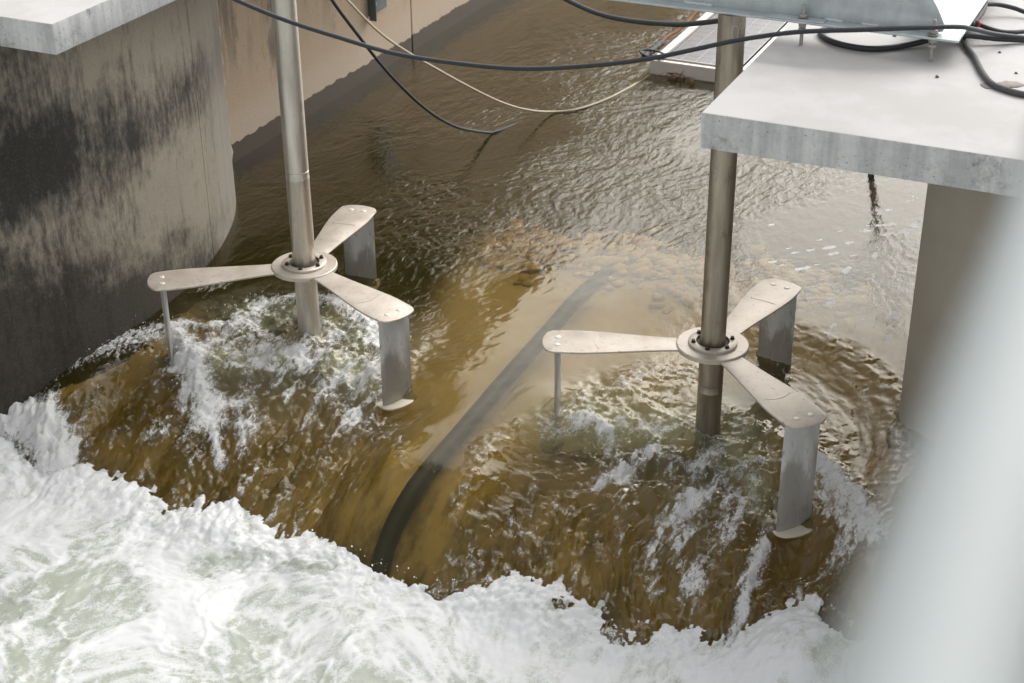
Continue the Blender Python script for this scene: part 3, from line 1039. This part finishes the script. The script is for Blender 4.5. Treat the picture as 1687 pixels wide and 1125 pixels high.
def make_turbine(name, C, ang, shaft_mat, top, label, seam_z, LOW):
    root = empty(name, (C[0], C[1], 0))
    tag(root, label, 'water turbine', 'water turbines standing in the drop')
    rs = 0.0885
    bm = bmesh.new()
    prof = [(0.0, top)] if False else []
    lathe(bm, [(0.001, top), (rs, top), (rs, seam_z + 0.004), (rs - 0.003, seam_z + 0.002), (rs - 0.003, seam_z - 0.002), (rs, seam_z - 0.004),
               (rs, seam_z - 0.055), (rs + 0.0015, seam_z - 0.058), (rs + 0.0015, seam_z - 0.066), (rs, seam_z - 0.069), (rs, -1.3), (0.001, -1.3)], 56)
    shaft = mesh_obj('shaft', bm, shaft_mat, root, True, 50)
    # hub: wide plate, raised clamp ring, dark gap at the shaft
    bm = bmesh.new()
    lathe(bm, [(0.10, 0.014), (0.248, 0.014), (0.255, 0.008), (0.255, -0.018), (0.10, -0.018)], 72, close=True)
    hub = mesh_obj('hub_plate', bm, M['arm'], root, True, 40)
    bm = bmesh.new()
    lathe(bm, [(0.118, 0.018), (0.118, 0.036), (0.166, 0.036), (0.172, 0.031), (0.172, 0.0145), (0.118, 0.0145)], 64, close=True)
    ring = mesh_obj('clamp_ring', bm, M['arm'], root, True, 40)
    bm = bmesh.new()
    lathe(bm, [(rs + 0.001, 0.012), (rs + 0.001, 0.022), (0.117, 0.018), (0.117, 0.012)], 48, close=True)
    mesh_obj('groove_fill', bm, M['groove'], root, True, 40)  # dark ring filling the groove between clamp ring and shaft
    me_b = None
    for k in range(6):
        a = ang + math.radians(12 + 60 * k)
        if me_b is None:
            bm = bmesh.new()
            lathe(bm, [(0.001, 0.034), (0.0185, 0.034), (0.0185, 0.038), (0.001, 0.038)], 16, close=False)
            hx = [(0.0145 * math.cos(q * math.pi / 3), 0.0145 * math.sin(q * math.pi / 3)) for q in range(6)]
            prism(bm, hx, 0.0375, 0.056, 0.0015, 1)
            bo = mesh_obj('bolt', bm, M['bolt'], ring, True, 35)
            me_b = bo.data
        else:
            bo = link(bpy.data.objects.new('bolt', me_b), ring)
        bo.location = (0.140 * math.cos(a), 0.140 * math.sin(a), 0)
        bo.rotation_euler = (0, 0, a * 3)
    # lower hub
    bm = bmesh.new()
    lathe(bm, [(rs + 0.001, LOW + 0.02), (0.25, LOW + 0.02), (0.25, LOW - 0.02), (rs + 0.001, LOW - 0.02)], 48, close=True)
    mesh_obj('lower_hub_plate', bm, M['arm'], root, True, 40)
    for k in range(3):
        a = ang + k * 2 * math.pi / 3
        # one arm, its plate slightly dished at the edge
        for nm, zt, am in (('arm', 0.002, M['arm']), ('lower_arm', LOW, M['lower_arm'])):
            bm = bmesh.new()
            prism(bm, OUT, zt - 0.016, zt, 0.005, 2)
            arm = mesh_obj(nm, bm, am, root, True, 35)
            arm.rotation_euler = (0, 0, a)
            if nm == 'arm':
                for sgn in (-1, 1):
                    bm = bmesh.new()
                    lathe(bm, [(0.0005, 0.0075), (0.013, 0.007), (0.021, 0.005), (0.0225, 0.0025)], 24)
                    rv = mesh_obj('plug_weld', bm, M['weld'], arm)
                    rv.location = (ARM_R, 0.055 * sgn, 0)
                bm = bmesh.new()                       # lens-shaped dressed weld across the arm
                lens = [(0.80 + 0.028 * math.sin(math.pi * q / 12), -0.10 + 0.20 * q / 12) for q in range(13)]
                prism(bm, lens, 0.0022, 0.0042)
                mesh_obj('weld_seam', bm, M['arm'], arm, True, 40)
        # aerofoil blade hung between the arms
        bm = bmesh.new()
        n = 15
        ch, th = 0.285, 0.046
        sec = []
        for q in range(n + 1):
            x = q / n
            y = 5 * th / ch * (0.2969 * math.sqrt(x) - 0.126 * x - 0.3516 * x ** 2 + 0.2843 * x ** 3 - 0.1036 * x ** 4)
            sec.append((x, y))
        outl = [(x, y) for x, y in sec] + [(x, -y) for x, y in reversed(sec[1:-1])]
        outl = [((0.5 - y * 0 - 0.5), 0) and (ch * y, ch * (x - 0.5)) for x, y in outl]
        prism(bm, outl, LOW + 0.001, -0.0145)
        bl = mesh_obj('blade', bm, M['blade'], root, True, 40)
        bl.rotation_euler = (0, 0, a)
        bl.location = (ARM_R * math.cos(a), ARM_R * math.sin(a), 0)
    return root, shaft


tl, shaft_l = make_turbine('water_turbine', L, 3.36217, M['shaft_l'], 3.4, 'three-bladed steel water turbine in front of the stained rounded pier', 0.80, -0.74)
tr, shaft_r = make_turbine('water_turbine', R, 3.06986, M['shaft_r'], 2.395, 'three-bladed steel water turbine whose shaft passes beside the white deck slab', -0.30, -0.86)

# chalked number on the right shaft
bm = bmesh.new()
cam_dir = math.atan2(-R[1], -R[0])


def on_shaft(u, z):
    a = cam_dir + u / 0.0885
    return Vector((0.0905 * math.cos(a), 0.0905 * math.sin(a), z))


def stroke(pts):
    tube(bm, smooth_path([on_shaft(u, z) for u, z in pts], 4), 0.0016, 6)


stroke([(0.024 + 0.020 * math.cos(q * math.pi / 6), 2.29 + 0.045 * math.sin(q * math.pi / 6)) for q in range(13)])
stroke([(0.062 + 0.010 * math.cos(q * math.pi / 4), 2.325 + 0.020 * math.sin(q * math.pi / 4)) for q in range(9)] + [(0.072, 2.31), (0.068, 2.275)])
o = mesh_obj('chalk_number', bm, M['white'], shaft_r)

# ------------------------------------------------------------------ steel bracket over the right deck
br = empty('steel_bracket', W(9.5, -1.5, 2.40))
tag(br, 'galvanised steel bracket bolted to the deck and holding the right turbine shaft', 'bracket')
BS0 = 9.30                                    # near edge of the bottom flange


def bpart(name, mat=None, ang=40, par=None):
    o = mesh_obj(name, bm, mat or M['galv'], None, True, ang)
    reparent(o, par or br)
    return o


bm = bmesh.new()
frame_box(bm, 9.40, 9.62, -3.75, -1.44, 2.396, 2.410, 0.003, 1)
bpart('bottom_flange')
bm = bmesh.new()
frame_box(bm, 9.622, 11.2, -1.80, -1.44, 2.396, 2.410, 0.003, 1)
bpart('cross_flange')
# web: upright plate with a sloped, rounded right end
bm = bmesh.new()
prof = [(-3.75, 2.411), (-1.60, 2.411), (-1.555, 2.425), (-1.545, 2.455), (-1.60, 2.56), (-1.80, 2.85), (-3.75, 2.85)]
a = [bm.verts.new(W(9.500, t, z)) for t, z in prof]
b = [bm.verts.new(W(9.512, t, z)) for t, z in prof]
bm.faces.new(a)
bm.faces.new(list(reversed(b)))
for i in range(len(prof)):
    j = (i + 1) % len(prof)
    bm.faces.new((a[j], a[i], b[i], b[j]))
bmesh.ops.recalc_face_normals(bm, faces=bm.faces[:])
web = bpart('web_plate')
for t0, t1 in ((-2.28, -2.16), (-2.05, -1.94), (-1.86, -1.76), (-3.2, -3.0)):    # stitch welds
    bm = bmesh.new()
    pts = [W(9.496, t0 + (t1 - t0) * k / 10, 2.414 + 0.002 * math.sin(k * 2.1)) for k in range(11)]
    tube(bm, pts, [0.002] + [0.009 + 0.0015 * math.sin(k * 3.3) for k in range(9)] + [0.002], 8)
    o = mesh_obj('stitch_weld', bm, M['white'])
    reparent(o, web)
bm = bmesh.new()                                # slotted packing plate
frame_box(bm, 9.405, 9.49, -2.62, -2.26, 2.4105, 2.418, 0.003, 1)
bpart('packing_plate')
for (s, t) in ((9.445, -2.40), (9.445, -1.60)):
    bm = bmesh.new()
    c = W(s, t, 0)
    lathe(bm, [(0.001, 2.245), (0.012, 2.245), (0.012, 2.505), (0.010, 2.509), (0.001, 2.509)], 16, (c.x, c.y))
    o = mesh_obj('anchor_rod', bm, M['zincbolt'], None, True, 40)
    reparent(o, br)
    for z0 in (2.335, 2.368, 2.424):
        bm = bmesh.new()
        hx = [(c.x + 0.027 * math.cos(q * math.pi / 3 + .3), c.y + 0.027 * math.sin(q * math.pi / 3 + .3)) for q in range(6)]
        prism(bm, hx, z0, z0 + 0.024, 0.003, 1)
        nt = mesh_obj('nut', bm, M['zincbolt'], None, True, 40)
        reparent(nt, o)
    bm = bmesh.new()
    lathe(bm, [(0.013, 2.418), (0.034, 2.418), (0.034, 2.4235), (0.013, 2.4235)], 24, (c.x, c.y), close=True)
    nt = mesh_obj('washer', bm, M['zincbolt'], None, True, 40)
    reparent(nt, o)


# ------------------------------------------------------------------ cables and rope
def cable(name, pts, r, mat, label, cat='cable', n=10, k=7):
    bm = bmesh.new()
    tube(bm, smooth_path(pts, k), r, n)
    o = mesh_obj(name, bm, mat)
    return tag(o, label, cat)


a, b = at(390, 0, 2.42), at(1345, 52, 2.43)
px = [(360, -18), (390, 0), (470, 33), (560, 62), (650, 88), (760, 105), (860, 113), (960, 109), (1060, 98), (1150, 80), (1210, 67), (1290, 55)]
pts = [at_plane(x, y, a, b) for x, y in px] + [at(1345, 51, 2.44), at(1420, 49, 2.46), at(1500, 46, 2.475), at(1575, 44, 2.475), at(1600, 47, 2.44), at(1640, 56, 2.34), at(1700, 63, 2.28), at(1800, 72, 2.266), at(2000, 70, 2.266)]
cable('cable', pts, 0.0145, M['rubber'], 'long black cable sagging across the channel from the left to the steel bracket')

a, b = at(547, 0, 1.6), at(812, 217, -0.49)
pts = [at_plane(x, y, a, b) for x, y in [(520, -45), (547, 0), (580, 45), (640, 120), (700, 178), (750, 208), (800, 218)]] + \
      [at(822, 215, -0.494), at(880, 192, -0.52), at(960, 160, -0.53)]
cable('cable', pts, 0.0150, M['rubber'], 'thin black cable dipping from the tan wall side into the brown water')

a, b = at(572, 0, 1.5), at(905, 184, -0.48)
pts = [at_plane(x, y, a, b) for x, y in [(545, -30), (572, 0), (640, 65), (740, 125), (820, 166), (870, 181)]] + \
      [at(910, 184, -0.478), at(950, 180, -0.482), at(1000, 163, -0.497), at(1050, 137, -0.507), at(1085, 118, -0.56)]
cable('mooring_rope', pts, 0.0115, M['rope'], 'pale rope curving down to the water and out to the floating solar panel', 'rope')

a = at(935, 0, 1.9)
bpt = Vector((R[0] + 0.03, R[1] + 0.11, 2.2))
pts = [at_plane(x, y, a, bpt) for x, y in [(900, -20), (935, 0), (985, 22), (1040, 34), (1110, 40), (1150, 38), (1190, 33), (1212, 28)]]
cable('cable', pts, 0.0185, M['rubber'], 'thick black cable running behind the right turbine shaft at the top')

DZ = 2.27
pts = [at(x, y, z) for x, y, z in [(1410, 42, DZ), (1375, 44, DZ), (1352, 52, DZ), (1362, 64, DZ), (1390, 74, DZ), (1430, 80, DZ), (1470, 78, DZ), (1510, 71, DZ + .005), (1545, 62, DZ + .03), (1590, 58, DZ + .04), (1640, 63, DZ + .02), (1705, 67, DZ), (1850, 80, DZ), (2020, 84, DZ)]]
cable('cable', pts, 0.0190, M['rubber'], 'thick black cable looped on the white deck under the bracket edge')
pts = [at(x, y, DZ + .0) for x, y in [(1592, 40), (1586, 52), (1590, 72), (1606, 96), (1616, 116), (1632, 136), (1655, 147), (1700, 157), (1800, 160), (2000, 150)]]
cable('cable', pts, 0.0185, M['grey_hose'], 'dusty dark cable snaking over the white deck towards the railing')
pts = [at(x, y, 2.36) for x, y in [(1621, -12), (1622, 10), (1612, 28), (1600, 40)]]
cable('cable', pts, 0.0185, M['grey_hose'], 'short grey cable dropping to the black connector beside the bracket')
pts = [at(x, y, 2.35 - .07 * i / 3) for i, (x, y) in enumerate([(1606, 8), (1640, 7), (1670, 13), (1705, 24)])] + [at(1800, 40, 2.266), at(1990, 48, 2.266)]
cable('cable', pts, 0.0150, M['rubber'], 'black cable leaving the top right corner above the other cables')
pts = [at(x, y, 2.33 - .05 * i / 3) for i, (x, y) in enumerate([(1612, 40), (1640, 50), (1665, 53), (1705, 52)])] + [at(1800, 58, 2.266), at(1990, 62, 2.266)]
cable('cable', pts, 0.0145, M['rubber'], 'black cable running right from the red taped connector')
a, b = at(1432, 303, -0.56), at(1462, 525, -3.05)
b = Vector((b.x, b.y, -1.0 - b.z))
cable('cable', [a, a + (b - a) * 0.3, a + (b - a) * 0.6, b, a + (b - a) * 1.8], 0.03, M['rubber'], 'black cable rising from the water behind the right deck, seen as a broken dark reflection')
con = empty('cable_connector', at(1600, 40, 2.34))
tag(con, 'black cable connector with red and white tape at the bracket end', 'connector')
for nm, q0, q1, r_c, mt in (('housing', (1588, 33), (1611, 40), 0.026, M['rubber']), ('red_tape', (1611, 38), (1615, 41), 0.017, M['red']),
                            ('white_tape', (1584, 42), (1588, 45), 0.019, M['white'])):
    bm = bmesh.new()
    tube(bm, [at(*q0, 2.36), at(*q1, 2.35)], r_c, 12)
    o = mesh_obj(nm, bm, mt)
    reparent(o, con)

# pebbles and a stain of mortar on the deck
for i, (x, y, r, lb) in enumerate(((1474, 58, .012, 'dark pebble inside the cable loop on the deck'), (1544, 126, .012, 'small brown pebble alone on the open white deck'),
                                   (1647, 86, .009, 'tiny pebble right of the dusty cable on the deck'), (1674, 120, .009, 'pebble at the deck near the right frame edge'))):
    bm = bmesh.new()
    bmesh.ops.create_icosphere(bm, subdivisions=2, radius=r)
    for v in bm.verts:
        v.co = v.co * (1 + random.uniform(-.25, .25))
        v.co.z *= 0.7
    o = mesh_obj('pebble', bm, M['stonebit'])
    o.location = at(x, y, 2.25 + r * .5)
    tag(o, lb, 'pebble', 'pebbles on the deck')
bm = bmesh.new()
c = at(1650, 141, 2.25)
vs = []
for k in range(22):
    a_ = k * 2 * math.pi / 22
    rr = 0.075 * (1 + 0.35 * math.sin(2 * a_ + 1) + random.uniform(-.15, .15))
    vs.append((c.x + rr * 1.3 * math.cos(a_), c.y + rr * math.sin(a_)))
prism(bm, vs, 2.2505, 2.256, 0.002, 1)
o = mesh_obj('mortar_splash', bm, mat_simple('grey_mortar', (0.26, 0.23, 0.2), .9, 0, .3, 30))
tag(o, 'grey mortar splash on the deck under the dusty cable', 'mortar')

# galvanised fixing plate on the tan wall
fx = empty('wall_fixing', W(14.95, WT, 0.3))
tag(fx, 'small galvanised steel fixing plate bolted to the tan wall', 'fixing plate')
bm = bmesh.new()
frame_box(bm, 14.72, 15.12, WT + 0.001, WT + 0.012, 0.19, 0.75, 0.002, 1)
o = mesh_obj('plate', bm, M['dull_zinc'], None, True, 40)
reparent(o, fx)
bm = bmesh.new()
frame_box(bm, 14.72, 14.732, WT + 0.0125, WT + 0.10, 0.14, 0.75, 0.002, 1)
o = mesh_obj('angle_leg', bm, M['dull_zinc'], None, True, 40)
reparent(o, fx)
for s_, z_ in ((14.82, 0.30), (15.0, 0.36)):
    bm = bmesh.new()
    p = W(s_, WT + 0.012, z_)
    tube(bm, [p, p + Vector((VT[0], VT[1], 0)) * 0.035], 0.02, 6)
    o = mesh_obj('bolt', bm, M['zincbolt'], None, True, 30)
    reparent(o, fx)

# ------------------------------------------------------------------ floating solar panel
PS0, PS1, PT0, PT1, PZ = 16.05, 18.33, -5.76, -4.62, -0.34
sp = empty('solar_panel', W((PS0 + PS1) / 2, (PT0 + PT1) / 2, PZ - 0.16))
tag(sp, 'floating solar panel with white frame behind the right turbine shaft', 'solar panel')


def spart(name, mat, s0, s1, t0, t1, z0, z1, bev=0.003):
    bm = bmesh.new()
    frame_box(bm, s0, s1, t0, t1, z0, z1, bev, 1)
    o = mesh_obj(name, bm, mat, None, True, 40)
    reparent(o, sp)
    return o


fwid = 0.05
spart('float_side', M['panelwhite'], PS0, PS0 + 0.06, PT0, PT1, PZ - 0.17, PZ - 0.004)
spart('float_side', M['panelwhite'], PS1 - 0.06, PS1, PT0, PT1, PZ - 0.17, PZ - 0.004)
spart('float_side', M['panelwhite'], PS0 + 0.062, PS1 - 0.062, PT0, PT0 + 0.05, PZ - 0.17, PZ - 0.004)
spart('float_side', M['panelwhite'], PS0 + 0.062, PS1 - 0.062, PT1 - 0.05, PT1, PZ - 0.17, PZ - 0.004)
spart('frame_bar', M['panelwhite'], PS0 + 0.03, PS1 - 0.03, PT0 + 0.055, PT0 + 0.055 + fwid, PZ - 0.03, PZ + 0.016)
spart('frame_bar', M['panelwhite'], PS0 + 0.03, PS1 - 0.03, PT1 - 0.055 - fwid, PT1 - 0.055, PZ - 0.03, PZ + 0.016)
spart('frame_bar', M['zincbolt'], PS0 + 0.07, PS0 + 0.10, PT0 + 0.145, PT1 - 0.145, PZ - 0.03, PZ + 0.014)
spart('frame_bar', M['zincbolt'], PS1 - 0.10, PS1 - 0.07, PT0 + 0.145, PT1 - 0.145, PZ - 0.03, PZ + 0.014)
spart('backsheet', M['cellback'], PS0 + 0.102, PS1 - 0.102, PT0 + 0.145, PT1 - 0.145, PZ - 0.01, PZ + 0.004, 0)
ncs, nct = 12, 5
cs0, cs1, ct0, ct1 = PS0 + 0.11, PS1 - 0.11, PT0 + 0.15, PT1 - 0.15
cw, ct_w = (cs1 - cs0) / ncs, (ct1 - ct0) / nct
for i in range(ncs):
    for j in range(nct):
        spart('solar_cell', M['cell'], cs0 + i * cw + 0.0015, cs0 + (i + 1) * cw - 0.0015, ct0 + j * ct_w + 0.003, ct0 + (j + 1) * ct_w - 0.003, PZ + 0.0042, PZ + 0.0065, 0)
hose = [W(PS0 + 0.05 + 0.02 * k, PT0 - 0.09 + 0.004 * math.sin(k), PZ + 0.0) for k in range(0, 30)]
cable('hose', hose, 0.035, M['grey_hose'], 'short dark hose tied along the left edge of the floating solar panel', 'hose')
cl = [W(PS0 + 0.10 + 0.11 * math.sin(q * math.pi / 9), PT0 + 0.0 + 0.15 * math.cos(q * math.pi / 9), PZ + 0.03 - 0.02 * math.cos(q * math.pi / 9)) for q in range(18)]
cable('cord', cl, 0.012, M['rubber'], 'loop of black cord at the near corner of the floating panel', 'cord')
cl = [W(PS0 + 0.2 + 0.19 * k, PT0 - 0.10 + 0.02 * math.sin(k * 1.3), PZ - 0.02 + .01 * math.cos(k * 2)) for k in range(12)]
cable('mooring_rope', cl, 0.022, M['leaf'], 'brown rope lashed along the left edge of the floating panel', 'rope')
bm = bmesh.new()
for k in range(16):
    p = W(PS0 - 0.06 + random.gauss(0, .05), PT0 + 0.3 + random.gauss(0, .12), Z0 + 0.02 + random.uniform(0, .03))
    d = Vector((random.gauss(0, 1), random.gauss(0, 1), random.gauss(0, .3))).normalized() * random.uniform(.03, .09)
    tube(bm, [p - d, p + Vector((0, 0, .01)), p + d], [.002, .007, .002], 5)
o = mesh_obj('drift_debris', bm, M['leaf'])
tag(o, 'clump of dead twigs caught against the floating panel', 'debris', kind='stuff')

# ------------------------------------------------------------------ under the water: pipe and stones
pp = []
for (x, y), off in zip([(612, 962), (622, 940), (631, 900), (650, 850), (676, 802), (710, 757), (767, 692), (834, 614), (905, 535), (940, 493), (975, 450), (1000, 420)],
                       (.025, .025, .025, .02, .02, .02, .022, .025, .03, .05, .16, .32)):
    s, t = hit(x, y)
    pp.append(W(s, t, float(base_z(s, t)) - off - 0.072))
cable('pipe', pp, 0.072, M['pipe'], 'dark submerged pipe running down the drop between the two turbines', 'pipe', 20, 5)

def stones():
    V, F, tint = [], [], []
    n0 = 0
    for k in range(330):
        s = random.gauss(11.75, 0.28)
        t = random.uniform(-5.6, -2.3)
        s += (t + 4) * 0.06
        r = random.choice((.035, .045, .06, .08)) * random.uniform(.8, 1.2)
        bm = bmesh.new()
        bmesh.ops.create_icosphere(bm, subdivisions=2, radius=r)
        sx, sy, sz = random.uniform(.8, 1.4), random.uniform(.8, 1.3), random.uniform(.5, .8)
        ph = random.random() * 9
        p = W(s, t, bed_z(s, t) + r * .35)
        for v in bm.verts:
            q = v.co
            m = 1 + 0.16 * math.sin(q.x / r * 2.1 + ph) + 0.14 * math.sin(q.y / r * 2.7 - ph)
            V.append((p.x + q.x * m * sx, p.y + q.y * m * sy, p.z + q.z * m * sz))
        for f in bm.faces:
            F.append([v.index + n0 for v in f.verts])
        tv_ = random.random()
        tint += [tv_] * len(bm.verts)
        n0 += len(bm.verts)
        bm.free()
    me = bpy.data.meshes.new('cobbles')
    me.from_pydata(V, [], F)
    me.polygons.foreach_set('use_smooth', [True] * len(me.polygons))
    at_ = me.attributes.new('tint', 'FLOAT', 'POINT')
    at_.data.foreach_set('value', tint)
    me.materials.append(M['stone'])
    o = link(bpy.data.objects.new('cobbles', me))
    tag(o, 'band of brown cobbles on the bed under the smooth water', 'stones', kind='stuff')


stones()

# ------------------------------------------------------------------ handrail beside the photographer
hz = ray(2120, -871)
hdir = Vector((hz[0], hz[1], 0)).normalized()
d0 = ray(1530, 1125)
p0 = Vector((0, 0, CAM_H)) + Vector(d0) * (0.43 / float(d0 @ FW))
rail = empty('handrail', (p0.x, p0.y, 2.25))
tag(rail, 'pale grey tubular handrail close in front, running up to the right', 'handrail')
bm = bmesh.new()
tube(bm, [p0 - hdir * 1.6, p0 + hdir * 1.15], 0.0265, 40)
o = mesh_obj('top_rail', bm, M['rail'], None, True, 50)
reparent(o, rail)
for k in (-1.4, 1.05):
    bm = bmesh.new()
    q = p0 + hdir * k
    tube(bm, [q - Vector((0, 0, 0.02)), q - Vector((0, 0, 1.1))], 0.021, 24)
    o = mesh_obj('post', bm, M['rail'], None, True, 50)
    reparent(o, rail)

hright = Vector((hdir.y, -hdir.x, 0))
bm = bmesh.new()
q = [p0 - hdir * 2.4 - hright * 0.10, p0 - hdir * 2.4 + hright * 1.6, p0 + hdir * 1.25 + hright * 1.6, p0 + hdir * 1.25 - hright * 0.10]
prism(bm, [(v.x, v.y) for v in q], p0.z - 1.30, p0.z - 1.10, 0.012, 2)
o = mesh_obj('footbridge', bm, M['slab'], None, True, 40)
tag(o, kind='structure')
